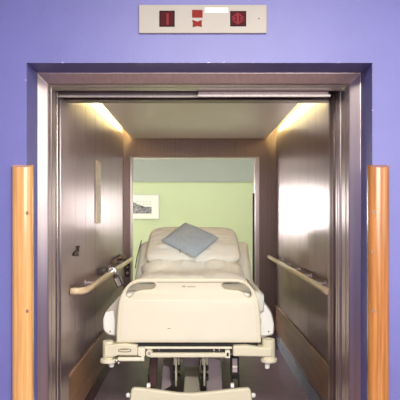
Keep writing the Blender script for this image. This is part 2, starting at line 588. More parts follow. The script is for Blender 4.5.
# skirting and bumper boards in the lift
bm = B(); box(bm, XL, XL + 0.008, 3.34, Y_REAR, 0, 0.10)
seg(link('baseboard_left', bm, 'skirt_brown', bevel=0.002), kind='structure')
bm = B(); box(bm, XR - 0.008, XR, 3.42, Y_REAR, 0, 0.115)
seg(link('baseboard_right', bm, 'skirt', bevel=0.002), kind='structure')

# ------------------------------------------------------------------ things on the walls
def bumper(x, s, y0, y1, z0, z1, label):
    bm = B(); box(bm, x, x + s * 0.022, y0, y1, z0, z1)
    return seg(link('bumper_board', bm, 'bumper', bevel=0.006), label, 'bumper board', 'bumper boards on the lift walls')
bumper(XL, 1, 3.40, 6.15, 0.135, 0.41, 'brown wooden bumper board low on the left lift wall')
bumper(XR, -1, 3.46, 6.15, 0.165, 0.415, 'brown wooden bumper board low on the right lift wall above the blue-grey skirting')

def handrail(x, s, y0, y1, z, label, gap, rx, rz, nb, curved):
    t = empty('handrail', (x, (y0 + y1) / 2, z))
    seg(t, label, 'handrail', 'handrails on the lift walls')
    xr = x + s * gap
    path = []
    if curved:                                   # front end returns to the wall in a bend
        path.append((x + s * 0.003, y0, z))
        for k in range(7):
            a = k / 6 * math.pi / 2
            path.append((xr - s * 0.05 * (1 - math.sin(a)), y0 + 0.005 + 0.13 * (1 - math.cos(a)), z))
        ya = y0 + 0.135
    else:
        ya = y0
    for k in range(1 if curved else 0, 21):
        path.append((xr, ya + (y1 - ya) * k / 20, z))
    bm = B(); tube(bm, path, rx, rz)
    link('rail', bm, 'rail', t, smooth=True)
    for k in range(nb):
        y = y0 + 0.50 + (y1 - y0 - 0.92) * k / max(1, nb - 1)
        bm = B()
        cyl(bm, (x, y, z - 0.006), (xr, y, z - 0.006), 0.008)
        cyl(bm, (x, y, z - 0.006), (x + s * 0.006, y, z - 0.006), 0.02)
        link('bracket', bm, 'grey_frame', t, smooth=False)
    return t
handrail(XL, 1, 3.54, 6.10, 0.884, 'pale wooden handrail along the left lift wall with a steel clamp hanging on it', 0.092, 0.016, 0.021, 4, True)
handrail(XR, -1, 3.31, 6.12, 0.905, 'pale wooden handrail along the plain right lift wall', 0.085, 0.015, 0.020, 5, False)

# steel clamp hanging on the left rail
cx_, cy_, cz_ = XL + 0.092, 4.66, 0.884
t = seg(empty('rail_clamp', (cx_, cy_, cz_ - 0.12)), 'silver metal clamp hanging over the left wooden handrail', 'clamp')
bm = B()
path = [(cx_ + 0.024 * math.cos(a), cy_, cz_ + 0.029 * math.sin(a)) for a in [3.6 - k / 12 * 3.7 for k in range(13)]] + [(cx_ + 0.026, cy_, cz_ - 0.03)]
tube(bm, path, 0.014, 0.003, up=Vector((0, 1, 0.01)))
link('hook', bm, 'chrome', t, smooth=True)
def tilted(bm):
    bmesh.ops.rotate(bm, cent=(cx_ + 0.026, cy_, cz_ - 0.02), matrix=Matrix.Rotation(math.radians(-24), 3, 'Y') @ Matrix.Rotation(math.radians(-12), 3, 'Z'), verts=bm.verts)
    return bm
fx, fz = cx_ + 0.030, cz_ - 0.02
bm = B()
for q in ((-0.027, -0.016, -0.095, 0.0), (0.016, 0.027, -0.095, 0.0), (-0.027, 0.027, -0.095, -0.086), (-0.027, 0.027, -0.022, -0.012)):
    box(bm, fx + q[0], fx + q[1], cy_ - 0.012, cy_ + 0.012, fz + q[2], fz + q[3])
link('clamp_frame', tilted(bm), 'chrome', t)
bm = B(); box(bm, fx - 0.017, fx + 0.017, cy_ - 0.004, cy_ + 0.004, fz - 0.088, fz - 0.02)
link('clamp_plate', tilted(bm), 'satin', t)

# crumpled dark cloth strap between rail and wall at the far end
bm = B()
for k in range(3):
    path = []
    for i in range(26):
        f = i / 25
        path.append((XL + 0.03 + 0.014 * math.sin(f * 9 + k * 2.1), 5.20 + 0.80 * f, 0.895 + 0.012 * k + 0.018 * math.sin(f * math.pi) + 0.008 * math.sin(f * 15 + k * 1.7)))
    tube(bm, path, 0.016, 0.012, 8)
seg(link('strap_bundle', bm, 'strap', smooth=True), 'dark bundle of straps tucked behind the far end of the left handrail', 'straps')

# small square block behind the rail (near the clamp)
bm = B(); box(bm, XL, XL + 0.045, 4.50, 4.72, 0.885, 0.925)
tt = seg(link('wall_stop', bm, 'brown', bevel=0.006), 'small dark block on the left lift wall just above the handrail', 'wall stop')

# switch plate on the narrow panel beside the rear opening
wsw = empty('wall_switch', (-0.705, Y_REAR, 0.69))
seg(wsw, 'small dark switch plate with two pale buttons beyond the left handrail', 'switch')
bm = B(); box(bm, -0.728, -0.684, Y_REAR - 0.012, Y_REAR, 0.69, 0.84)
link('switch_plate', bm, 'brown', wsw, bevel=0.003)
for z in (0.735, 0.795):
    bm = B(); cyl(bm, (-0.704, Y_REAR - 0.010, z), (-0.704, Y_REAR - 0.018, z), 0.013)
    link('button', bm, 'chrome', wsw)

# key switch on the left wall
k = empty('key_switch', (XL, 3.70, 1.08))
seg(k, 'dark brown key switch with a knob on the left lift wall', 'switch')
bm = B()
y0, z0 = 3.715, 1.126
prism(bm, [(XL, y0 - 0.11, z0 - 0.038), (XL, y0 - 0.09, z0 - 0.020), (XL, y0 - 0.03, z0 - 0.010), (XL, y0 + 0.035, z0 - 0.01), (XL, y0 + 0.05, z0 - 0.052), (XL, y0 + 0.005, z0 - 0.046)], (0.012, 0, 0))
link('switch_body', bm, 'brown', k, bevel=0.004)
bm = B()
cyl(bm, (XL + 0.009, y0 + 0.022, z0 - 0.02), (XL + 0.009, y0 + 0.022, z0 + 0.010), 0.009)
ball(bm, (XL + 0.009, y0 + 0.022, z0 + 0.01), 0.015, 1, 1.4, 0.5)
link('knob', bm, 'brown', k, smooth=True)

# tall car operating panel
p = empty('control_panel', (XL, 4.6, 1.265))
seg(p, 'tall narrow cream control panel upright on the left lift wall', 'control panel')
bm = B(); box(bm, XL, XL + 0.016, 4.42, 4.60, 1.27, 1.735)
link('face_plate', bm, 'cream_panel', p, bevel=0.005)
bm = B(); box(bm, XL + 0.014, XL + 0.020, 4.45, 4.57, 1.60, 1.70)
link('display', bm, 'bed_frame', p, bevel=0.003)
for i in range(5):
    bm = B(); cyl(bm, (XL + 0.015, 4.51, 1.34 + i * 0.05), (XL + 0.022, 4.51, 1.34 + i * 0.05), 0.014)
    link('button', bm, 'bed_white', p)

# timber guard posts each side of the opening
def guard_post(x0, x1, screws, label, m):
    t = empty('guard_post', ((x0 + x1) / 2, YW, 0))
    seg(t, label, 'guard post', 'wooden guard posts flanking the lift opening')
    xc, r = (x0 + x1) / 2, (x1 - x0) / 2
    bm = B()
    sec = [(x0, YW - 0.0)] + [(xc - r * math.cos(a), YW - 0.008 - 0.034 * math.sin(a) ** 0.75) for a in [math.pi * i / 22 for i in range(23)]] + [(x1, YW)]
    top = 1.553
    lo = [bm.verts.new((a, b, 0.0)) for a, b in sec]
    hi = [bm.verts.new((a, b, top - 0.014 * (YW - b) / 0.042 * 1.0)) for a, b in sec]
    bm.faces.new(lo); bm.faces.new(list(reversed(hi)))
    for i in range(len(sec)):
        j = (i + 1) % len(sec)
        bm.faces.new((lo[i], hi[i], hi[j], lo[j]))
    o = link('post_body', bm, m, t, smooth=True)
    e = o.modifiers.new('edge', 'EDGE_SPLIT'); e.split_angle = math.radians(40)
    for dx, z in screws:
        y = YW - 0.008 - 0.034 * max(0.0, 1 - (dx / r) ** 2) ** 0.375
        bm = B(); cyl(bm, (xc + dx, y - 0.001, z), (xc + dx, y + 0.012, z), 0.0085, n=16)
        s = link('screw_plug', bm, 'bumper', t)
        bm = B(); cyl(bm, (xc + dx, y - 0.0016, z), (xc + dx, y + 0.005, z), 0.0048, n=12)
        link('screw', bm, 'strap', s)
guard_post(-0.793, -0.703, [(0.0255, 1.344), (0.0255, 0.925)], 'varnished wooden guard post on the purple wall, left of the lift opening', 'post')
guard_post(0.741, 0.832, [(-0.027, 1.349), (-0.027, 0.925), (-0.031, 1.178)], 'varnished wooden guard post on the purple wall, right of the lift opening', 'post_shaded')

# floor indicator above the opening
ip = empty('floor_indicator', (0.03, YW, 2.12))
seg(ip, 'long ivory lift indicator plate with dark red windows on the purple wall', 'lift indicator')
def rect(px0, px1, py0, py1):
    s = YW / F
    return (px0 - CX) * s, (px1 - CX) * s, H - (py1 - CY) * s, H - (py0 - CY) * s
def slab(name, mat, r, y0, y1, parent, bevel=0.0):
    bm = B(); box(bm, r[0], r[1], y0, y1, r[2], r[3])
    return link(name, bm, mat, parent, bevel=bevel)
slab('plate', 'plate', rect(139, 266.5, 5.5, 34), YW - 0.012, YW, ip, 0.003)
wa = slab('display_window', 'dark_red', rect(159.5, 174.8, 11.7, 27.7), YW - 0.0135, YW - 0.008, ip)
slab('window_glass', 'red_glass', rect(160.5, 173.8, 13, 26.8), YW - 0.0145, YW - 0.013, wa)
slab('digit_one', 'red_lit', rect(166.6, 168.8, 14.6, 25.8), YW - 0.0155, YW - 0.0144, wa)
wb = slab('display_window', 'dark_red', rect(230, 246, 12, 27.3), YW - 0.0135, YW - 0.008, ip)
slab('window_glass', 'red_glass', rect(230.8, 245.2, 12.8, 26.5), YW - 0.0145, YW - 0.013, wb)
s_ = YW / F
def ipt(px, py, y):
    return Vector(((px - CX) * s_, y, H - (py - CY) * s_))
bm = B()
for sgn in (-1, 1):                                  # up and down arrows back to back, split by a shaft
    pts = [(237.6 + sgn * 1.6, 14.6), (237.6 + sgn * 6.2, 18.2), (237.6 + sgn * 6.2, 19.1), (237.6 + sgn * 1.6, 16.2)]
    prism(bm, [ipt(a, b, YW - 0.0155) for a, b in pts], (0, 0.001, 0))
    pts = [(237.6 + sgn * 1.6, 24.6), (237.6 + sgn * 6.2, 21.2), (237.6 + sgn * 6.2, 20.3), (237.6 + sgn * 1.6, 23.0)]
    prism(bm, [ipt(a, b, YW - 0.0155) for a, b in pts], (0, 0.001, 0))
    pts = [(237.6 + sgn * 2.6, 17.6), (237.6 + sgn * 5.6, 19.7), (237.6 + sgn * 2.6, 21.8)]
    prism(bm, [ipt(a, b, YW - 0.0153) for a, b in pts], (0, 0.0008, 0))
link('arrow_rim', bm, 'red_lit', wb)
slab('arrow_shaft', 'red_lit', rect(236.4, 238.8, 14.2, 25.2), YW - 0.0158, YW - 0.0144, wb)
slab('icon_square', 'red_mid', rect(192.1, 202.6, 10.9, 18.6), YW - 0.0135, YW - 0.011, ip)
bm = B()
out = [(192.2, 21.0), (194.5, 21.4), (197.2, 22.6), (199.6, 21.6), (202.0, 21.0), (201.6, 24.4), (202.0, 27.8), (199.2, 27.4), (197.2, 27.0), (194.8, 27.6), (192.4, 28.0), (193.0, 24.4)]
prism(bm, [ipt(a, b, YW - 0.0135) for a, b in out], (0, 0.003, 0))
link('icon_key', bm, 'red_mid', ip)
slab('paper_label', 'label', rect(204.8, 228.0, 8.6, 13.8), YW - 0.0128, YW - 0.011, ip)
bm = B(); cyl(bm, ipt(258.6, 19.5, YW - 0.0128), ipt(258.6, 19.5, YW - 0.010), 0.0032)
link('screw', bm, 'brown', ip)

# framed picture on the green wall
pic = empty('framed_picture', (-0.8, YG, 1.28))
seg(pic, 'black and white photograph in a wide white mount on the pale green wall', 'picture')
Q = YG / F
px = lambda a: (a - CX) * Q
pz = lambda b: H - (b - CY) * Q
bm = B()
x0, x1, z0, z1 = px(110), px(159.3), pz(219.2), pz(194.2)
for a in ((x0, x1, z0, z0 + 0.012), (x0, x1, z1 - 0.012, z1), (x0, x0 + 0.012, z0, z1), (x1 - 0.012, x1, z0, z1)):
    box(bm, a[0], a[1], YG - 0.022, YG, a[2], a[3])
link('frame', bm, 'frame_white', pic, bevel=0.002)
bm = B(); box(bm, x0 + 0.006, x1 - 0.006, YG - 0.012, YG, z0 + 0.006, z1 - 0.006)
link('mount', bm, 'mat', pic)
bm = B()
prism(bm, [Vector((px(a), YG - 0.014, pz(b))) for a, b in [(120, 213.5), (151.6, 213.5), (151.6, 206.8), (145, 206.8), (140, 205), (136, 203), (130, 201.5), (120, 202)]], (0, 0.003, 0))
link('print', bm, 'photo', pic)
bm = B()
for i in range(5):
    for j in range(2):
        box(bm, px(136.5 + i * 3.1), px(138.4 + i * 3.1), YG - 0.014, YG - 0.011, pz(202.3 + j * 2.6), pz(200.9 + j * 2.6))
link('caption', bm, 'frame_white', pic)

# ------------------------------------------------------------------ the hospital bed
bed = empty('hospital_bed', (-0.03, 4.95, 0))
seg(bed, 'cream hospital bed on castors with its backrest raised, inside the lift', 'bed')
YF = 3.86
def fp(a, b, y=YF):
    v = at(a, b, y)
    return (v.x, v.z)
left = [(116.2, 343), (116.4, 330), (117.3, 315), (118.4, 304), (120.2, 297), (123.2, 290.5), (127.5, 285), (133, 280.8), (139, 278.8), (147, 278.3)]
outer = left + [(188.5, 278.0)] + [(377.4 - a, b) for a, b in reversed(left)]
outer = spline([fp(*p) for p in outer], 4, closed=False)
hl = [(127.4, 290), (132, 285.6), (138, 283.3), (146, 282.9), (153, 283.0), (155.2, 285.4), (153.2, 288.6), (148, 289.5), (140, 290.2), (134.6, 292.2), (131.4, 296.2), (128.4, 297.6), (125.9, 295.2)]
hr = [(377.4 - a, b) for a, b in hl]
fb = link('footboard', cut_shape(outer, [spline([fp(*p) for p in hl], 4), spline([fp(*p) for p in hr], 4)], YF + 0.02, 0.04, 0.012), 'bed', bed, smooth=True)
es = fb.modifiers.new('edge', 'EDGE_SPLIT'); es.split_angle = math.radians(30)
pl = [(121.2, 340.5), (121.6, 325), (122.6, 310), (124.2, 303.4), (128, 300.6), (135, 300.2)]
pl = pl + [(188.5, 300.0)] + [(377.4 - a, b) for a, b in reversed(pl)]
ip_ = link('inset_panel', cut_shape(spline([fp(*p) for p in pl], 3, closed=False), [], YF - 0.0005, 0.006, 0.002), 'bed_light', fb, smooth=True)
es = ip_.modifiers.new('edge', 'EDGE_SPLIT'); es.split_angle = math.radians(30)
ft = YF / F
def fbox(bm, a0, a1, b0, b1, y0, y1, y=YF):
    p, q = at(a0, b1, y), at(a1, b0, y)
    return box(bm, p.x, q.x, y0, y1, p.z, q.z)
bm = B(); fbox(bm, 157, 240, 281.9, 282.5, YF - 0.0012, YF + 0.004)
link('seam', bm, 'mark', fb)
# small grey maker's print: an emblem of three bars, then a short word
bm = B()
for i in range(3):
    fbox(bm, 182.4 + i * 1.15, 183.2 + i * 1.15, 285.6, 287.2, YF - 0.0014, YF + 0.001)
for i in range(8):
    fbox(bm, 187.2 + i * 1.08, 187.85 + i * 1.08, 285.9 + (0.3 if i % 3 else 0), 287.2, YF - 0.0014, YF + 0.001)
link('maker_print', bm, 'mark', fb)
bm = B(); fbox(bm, 167.5, 170.5, 328.2, 328.8, YF - 0.0042, YF - 0.002)
link('scuff', bm, 'mark', ip_)

# headboard at the far end
hb = []
for a in [math.pi * i / 12 for i in range(13)]:
    pass
hbp = [(-0.47, 0.50), (-0.47, 0.85), (-0.45, 0.93), (-0.38, 0.985), (-0.25, 1.0), (0.21, 1.0), (0.34, 0.985), (0.41, 0.93), (0.43, 0.85), (0.43, 0.50)]
link('headboard', cut_shape(spline(hbp, 4, closed=False), [], 6.03, 0.04, 0.012), 'bed', bed, smooth=False)

# under the footboard
YB = 3.88
bm = B(); fbox(bm, 121, 258, 342.6, 346.6, YB + 0.012, YB + 0.05, YB); link('footboard_shade_strip', bm, 'black', bed)  # black strip standing for the shade in the gap below the footboard
bm = B(); fbox(bm, 143, 232, 346.8, 349.0, YB, YB + 0.03, YB); link('cross_rail', bm, 'bed_light', bed, bevel=0.003)
bm = B(); fbox(bm, 146, 232, 348.8, 353.5, YB + 0.012, YB + 0.05, YB); link('gap_shade_strip', bm, 'black', bed)  # no real rail: black strip paints the dark gap above the foot bar
for a, b in ((158.5, 349.6), (213.5, 349.6), (219, 349.6)):
    bm = B(); fbox(bm, a, a + 0.9, b, b + 1.4, YB + 0.008, YB + 0.016, YB)
    link('bolt', bm, 'chrome', bed)
bm = B(); fbox(bm, 150, 228, 352.3, 356.6, YB - 0.03, YB + 0.01, YB); fbr = link('foot_bar', bm, 'bed_frame', bed, bevel=0.006)
bm = B()
c = at(149.2, 353.2, YB - 0.03)
cyl(bm, c + Vector((0, -0.004, 0)), c + Vector((0, 0.04, 0)), 0.0215, n=24); link('end_ring', bm, 'bed_frame', fbr, smooth=False)
bm = B(); cyl(bm, c + Vector((0, -0.006, 0)), c + Vector((0, 0.02, 0)), 0.011, n=20); link('ring_hole', bm, 'grey_frame', fbr)
bm = B(); fbox(bm, 225, 229.8, 349.6, 357.0, YB - 0.034, YB + 0.012, YB); en = link('end_block', bm, 'bed_light', fbr, bevel=0.003)
bm = B(); fbox(bm, 226.4, 228.4, 351.4, 355.0, YB - 0.036, YB, YB); link('end_socket', bm, 'black', en)

# corner brackets with buffer discs
def corner(pts, cx0, cx1, cy0, cy1, dx0, dx1, dy, kx, ky, flip):
    bm = B()
    prism(bm, [at(a, b, YB - 0.03) for a, b in pts], (0, 0.11, 0))
    o = link('corner_bracket', bm, 'bed_frame', bed, bevel=0.008)
    x0, x1 = at(cx0, 0, YB).x, at(cx1, 0, YB).x
    zt, zb = at(0, cy0, YB).z, at(0, cy1, YB).z
    xc, r = (x0 + x1) / 2, (x1 - x0) / 2
    bm = B(); cyl(bm, (xc, YB + 0.02, zb), (xc, YB + 0.02, zt), r, n=28)
    link('corner_post', bm, 'bed_frame', o, bevel=0.006)
    xd, rd = at((dx0 + dx1) / 2, 0, YB).x, (dx1 - dx0) / 2 * YB / F
    zd = at(0, dy, YB).z
    bm = B(); cyl(bm, (xd, YB + 0.02, zd - 0.014), (xd, YB + 0.02, zd + 0.012), rd, n=32)
    link('buffer_disc', bm, 'bed', o, bevel=0.006)
    kp = at(kx, ky, YB)
    bm = B(); cyl(bm, (kp.x, YB + 0.02, kp.z + 0.03), (kp.x, YB + 0.02, kp.z - 0.022), 0.021, 0.016, n=20)
    link('buffer_roller', bm, 'bed_white', o, bevel=0.006)
    return o
cl_ = corner([(104, 345.5), (125, 343.4), (137.6, 345.4), (137.6, 355.8), (118, 355.6), (113, 357.5), (104, 357.5)], 102.3, 113.2, 341.2, 359.6, 99.8, 117, 360.8, 111, 364.5, 1)
cr_ = corner([(233, 346.0), (246, 345.4), (258, 347.2), (272, 347.6), (272, 357.0), (240, 356.4), (233, 356.4)], 262.2, 275.4, 339.4, 359.4, 260.8, 277.4, 360.2, 267.6, 366.0, -1)
# oval printed badge on the left bracket
bm = B()
out = []
for i in range(40):
    a = 2 * math.pi * i / 40
    ca, sa = math.cos(a), math.sin(a)
    out.append((124.7 + 4.9 * (1 if ca > 0 else -1) * min(1, abs(ca) * 1.3) + 1.6 * ca, 350.3 + 1.9 * sa))
inn = [(124.7 + (a - 124.7) * 0.90, 350.3 + (b - 350.3) * 0.66) for a, b in out]
bmx = cut_shape([fp(a, b, YB - 0.03) for a, b in out], [[fp(a, b, YB - 0.03) for a, b in inn]], YB - 0.031, 0.003, 0.0004)
link('oval_badge', bmx, 'ink', cl_)
bm = B()
for i, w in enumerate((0.9, 0.7, 1.0, 0.6, 0.9)):
    fbox(bm, 120.6 + i * 1.5, 120.6 + i * 1.5 + w, 349.2, 350.1, YB - 0.0325, YB - 0.029, YB - 0.03)
link('badge_print', bm, 'ink', cl_)
bm = B(); fbox(bm, 128.3, 130.0, 349.4, 351.2, YB - 0.0325, YB - 0.029, YB - 0.03)
link('badge_spot', bm, 'label', cl_)
bm = B(); fbox(bm, 117.5, 144, 357.0, 361.2, YB - 0.01, YB + 0.05, YB); link('brake_bar', bm, 'bed_light', bed, bevel=0.008)
bm = B(); fbox(bm, 138.4, 145.2, 346.6, 355.4, YB - 0.02, YB + 0.04, YB); fbox(bm, 141.2, 144.4, 355, 360.5, YB - 0.015, YB + 0.03, YB)
link('end_clip', bm, 'bed_light', bed, bevel=0.003)
bm = B(); p_ = at(117.5, 359.8, YB); ball(bm, (p_.x, YB - 0.03, p_.z), 0.012); ball(bm, (p_.x + 0.012, YB - 0.028, p_.z - 0.016), 0.010)
link('release_catch', bm, 'chrome', bed, smooth=True)

# side rails lowered beside the mattress
def side_rail(prof, y0, y1, inset):
    pts = spline([fp(a, b, 3.98) for a, b in prof], 5)
    bm = B(); prism(bm, [Vector((x, y0, z)) for x, z in pts], (0, y1 - y0, 0))
    o = link('side_rail', bm, 'rail_shaded', bed, smooth=True, bevel=0.012, bseg=3)
    q = [fp(a, b, 3.98) for a, b in inset]
    bm = B(); prism(bm, [Vector((x, y0 - 0.008, z)) for x, z in q], (0, 0.05, 0))
    link('end_cap', bm, 'bed_white', o, bevel=0.006)
    return o
sl = side_rail([(121, 298), (115, 301.5), (108.5, 308.5), (103.4, 318), (103.4, 329), (108, 334.5), (116, 336), (121, 336)], 3.98, 4.92,
          [(105.6, 312.0), (113.6, 310.6), (115.2, 322), (114.8, 335.4), (109.6, 334.2), (104.0, 330), (103.2, 319)])
sr = side_rail([(255, 292), (260, 297), (266, 304), (271.4, 312.5), (274, 324), (273.2, 334), (268, 336), (255, 336)], 3.98, 4.92,
          [(259.5, 303), (265.5, 305.2), (270.8, 313), (273.6, 323.5), (273.0, 333.8), (267, 335.6), (259.5, 335.6)])
for o, a in ((sl, 110.2), (sr, 268.6)):
    bm = B(); v = at(a, 331.6, 3.97); cyl(bm, v, v + Vector((0, 0.01, 0)), 0.005); link('rivet', bm, 'ink', o)

# deck, chassis, column, castors, foot cover
for a, b in ((3.93, 4.72), (4.76, 6.0)):
    bm = B(); box(bm, -0.47, 0.43, a, b, 0.62, 0.655)
    link('mattress_deck', bm, 'bed_frame', bed, bevel=0.006)
# raised backrest frame
bm = B()
dk = math.atan2(0.28, 0.50)
prism(bm, [Vector((-0.45, 4.77, 0.657)), Vector((-0.45, 4.77, 0.671)), Vector((-0.45, 5.33, 0.671 + 0.56 * 0.53)), Vector((-0.45, 5.33, 0.655 + 0.56 * 0.53))], (0.86, 0, 0))
link('backrest_frame', bm, 'bed_frame', bed, bevel=0.004)
bm = B(); cyl(bm, (-0.05, 5.28, 0.945), (-0.05, 5.60, 0.655), 0.018); link('backrest_strut', bm, 'grey_frame', bed, smooth=True)
bm = B()
for x in (-0.40, 0.34):
    box(bm, x, x + 0.05, 3.93, 6.0, 0.50, 0.56)
for y in (3.95, 4.9, 5.95):
    box(bm, -0.40, 0.39, y, y + 0.05, 0.50, 0.56)
link('under_frame', bm, 'grey_frame', bed, bevel=0.004)
for x in (-0.36, 0.30):
    for y in (4.2, 5.6):
        bm = B(); box(bm, x, x + 0.04, y, y + 0.04, 0.555, 0.625)
        link('deck_support', bm, 'grey_frame', bed)
# base chassis beams
YP = 4.55
def pbeam(pts, y, d):
    bm = B(); prism(bm, [at(a, b, y) for a, b in pts], (0, d, 0)); return bm
link('base_beam', pbeam([(162.5, 365), (170, 367.2), (171.5, 386), (161, 392)], 4.30, 1.3), 'grey_frame', bed, bevel=0.008)
link('base_beam', pbeam([(207.5, 357), (221.2, 360), (222.6, 392), (206, 392)], 4.30, 1.3), 'grey_frame', bed, bevel=0.008)
bm = B(); box(bm, at(183, 0, 4.6).x, at(200, 0, 4.6).x, 4.62, 4.80, 0.16, 0.56)
link('lift_column', bm, 'grey_frame', bed, bevel=0.01)
bm = B(); prism(bm, [at(a, b, 4.45) for a, b in ((184.6, 376.5), (198.6, 376.5), (201, 396), (183, 396))], (0, 0.42, 0))
link('column_foot', bm, 'bed_frame', bed, bevel=0.01)
for x in (176.0, 204.4):
    bm = B(); v0, v1 = at(x, 352, 4.10), at(x, 386, 4.10)
    cyl(bm, v0, v1, 0.0075, n=14); r_ = link('pull_rod', bm, 'bed_frame', bed, smooth=True)
    bm = B(); v0, v1 = at(x - 1.6, 352, 4.10), at(x - 1.6, 365, 4.10); cyl(bm, v0, v1, 0.006, n=12)
    v0, v1 = at(x + 2.6, 352, 4.10), at(x + 2.6, 365, 4.10); cyl(bm, v0, v1, 0.006, n=12)
    link('rod_guide', bm, 'bed_frame', r_, smooth=True)
    bm = B()
    for b in (366.4, 376.4):
        p0, p1 = at(x - 3.2, b + 4.4, 4.12), at(x + 4.2, b, 4.12)
        box(bm, p0.x, p1.x, 4.12, 4.20, p0.z, p1.z)
    link('rod_bracket', bm, 'black', r_, bevel=0.003)
# cross link that carries the rods and column foot
bm = B(); box(bm, -0.24, 0.19, 4.98, 5.08, 0.135, 0.19); link('base_cross_beam', bm, 'grey_frame', bed, bevel=0.005)
bm = B(); box(bm, -0.24, 0.19, 5.3, 5.4, 0.135, 0.19); link('base_cross_beam', bm, 'grey_frame', bed, bevel=0.005)
def castor(x, y, rim):
    r = 0.075
    bm = B()
    box(bm, x - 0.026, x - 0.020, y - 0.03, y + 0.03, 0.06, 0.22)
    box(bm, x + 0.020, x + 0.026, y - 0.03, y + 0.03, 0.06, 0.22)
    box(bm, x - 0.026, x + 0.026, y - 0.035, y + 0.035, 0.215, 0.245)
    f = link('castor_fork', bm, 'black', bed, bevel=0.004)
    bm = B(); cyl(bm, (x - 0.017, y, r), (x + 0.017, y, r), r, n=32)
    w = link('castor_wheel', bm, 'wheel', f, bevel=0.01)
    bm = B(); cyl(bm, (x - 0.019, y, r), (x + 0.019, y, r), 0.045, n=24)
    link('wheel_hub', bm, rim, w)
    bm = B(); cyl(bm, (x, y, 0.24), (x, y, 0.51), 0.016); link('castor_stem', bm, 'grey_frame', f, smooth=True)
for x, y in ((-0.30, 4.12), (0.27, 4.12), (-0.30, 5.7), (0.27, 5.7)):
    castor(x, y, 'grey_frame')
# visible brake housings hanging from the end frame, one dark red, one black with a grey plate
bm = B()
prism(bm, [at(a, b, 4.02) for a, b in ((150.2, 356.4), (157.6, 356.4), (157.0, 372), (156.6, 388), (149.4, 388), (148.6, 372))], (0, 0.05, 0))
link('brake_housing', bm, 'wheel', bed, bevel=0.006)
bm = B(); fbox(bm, 149, 157.4, 372.4, 374.4, 4.012, 4.03, 4.02); link('housing_band', bm, 'brown', bed)
bm = B(); fbox(bm, 230.6, 239.0, 357, 375.5, 4.02, 4.08, 4.02); h_ = link('brake_housing', bm, 'black', bed, bevel=0.004)
bm = B(); fbox(bm, 232.4, 237.2, 358.5, 372.2, 4.014, 4.03, 4.02); link('housing_plate', bm, 'grey_frame', h_, bevel=0.002)
bm = B(); fbox(bm, 232.4, 237.2, 365.6, 367.4, 4.009, 4.03, 4.02); link('housing_band', bm, 'bed_light', h_, bevel=0.002)
# low cover over the base at the foot end
YC = 3.92
cov = [(130.6, 389.5), (131.4, 387.0), (133.6, 386.0), (140, 386.2), (160, 388.6), (178, 391.2), (192, 391.6), (206, 390.4), (226, 388.2), (242, 386.6), (248.4, 386.2), (250.4, 387.2), (251.4, 389.8), (253.6, 410), (252, 416), (130, 416), (128.4, 410)]
bm = B(); prism(bm, [at(a, b + 2.0, YC) for a, b in cov], (0, 0.045, 0))
fc = link('base_cover', bm, 'bed_frame', bed, bevel=0.016, bseg=3)
for x in (148.2, 232.6):
    bm = B(); fbox(bm, x - 1.8, x + 1.8, 384.6, 388.6, YC + 0.02, YC + 0.05, YC)
    link('cover_clip', bm, 'bed_white', fc, bevel=0.003)
for x in (127.4, 254.0):
    bm = B(); v = at(x, 397.5, YC); ball(bm, (v.x, YC + 0.05, v.z), 0.017)
    cyl(bm, (v.x, YC + 0.05, v.z), (v.x + (0.03 if x < 190 else -0.03), YC + 0.05, v.z - 0.01), 0.008)
    link('pedal_knob', bm, 'bed_white', fc, smooth=True)
for x in (-0.36, 0.30):
    bm = B(); box(bm, x, x + 0.03, 5.05, 5.10, 0.20, 0.52)
    link('chassis_leg', bm, 'grey_frame', bed)

# ------------------------------------------------------------------ bedding
# mattress: thick slab bent up at the backrest
XC = -0.018
def mattress_surface():
    ctr = []
    def top(y):
        """height of the mattress top along its length, eased bend at the hinge"""
        f = (y - 4.72) / 0.56
        return 0.828 + 0.0 if f < 0 else 0.828 + 0.56 * (y - 4.72)
    ys = [3.935, 3.95, 4.0, 4.1, 4.2, 4.3, 4.4, 4.5, 4.58, 4.64, 4.68, 4.72, 4.76, 4.80, 4.86, 4.92, 4.98, 5.04, 5.10, 5.16, 5.20, 5.225]
    bm = B()
    rows = []
    T = 0.15
    nx = 28
    for i, y in enumerate(ys):
        zt = 0.25 * top(y - 0.05) + 0.5 * top(y) + 0.25 * top(y + 0.05)
        sl = math.atan(0.56) if y > 4.76 else (math.atan(0.56) * max(0, (y - 4.66) / 0.10) if y > 4.66 else 0)
        nrm = Vector((0, -math.sin(sl), math.cos(sl)))
        endf = 0.0
        if i in (0, len(ys) - 1): endf = 0.018
        if i in (1, len(ys) - 2): endf = 0.004
        ring = []
        hw = 0.466 - (0.010 if endf > 0.01 else 0)
        for k in range(nx + 1):
            u = -1 + 2 * k / nx
            e = max(0.0, (abs(u) - 0.93) / 0.07)
            z = -endf - 0.02 * (1 - math.sqrt(max(0, 1 - e * e)))
            z += 0.008 * noise.noise(Vector((u * 5, y * 9, 3.1))) + 0.005 * noise.noise(Vector((u * 9, y * 16, 7)))
            ring.append(Vector((XC + hw * u, y, zt)) + nrm * z)
        for k in range(nx + 1):
            u = 1 - 2 * k / nx
            e = max(0.0, (abs(u) - 0.93) / 0.07)
            ring.append(Vector((XC + hw * u, y, zt)) - nrm * (T - endf - 0.02 * (1 - math.sqrt(max(0, 1 - e * e)))))
        rows.append([bm.verts.new(p) for p in ring])
    n = len(rows[0])
    for a, b in zip(rows, rows[1:]):
        for k in range(n):
            bm.faces.new((a[k], a[(k + 1) % n], b[(k + 1) % n], b[k]))
    bm.faces.new(list(reversed(rows[0]))); bm.faces.new(rows[-1])
    return bm
mt = link('mattress', mattress_surface(), 'sheet', smooth=True)
seg(mt, 'cream sheeted mattress bent up at the head on the hospital bed', 'mattress')
bm = B()
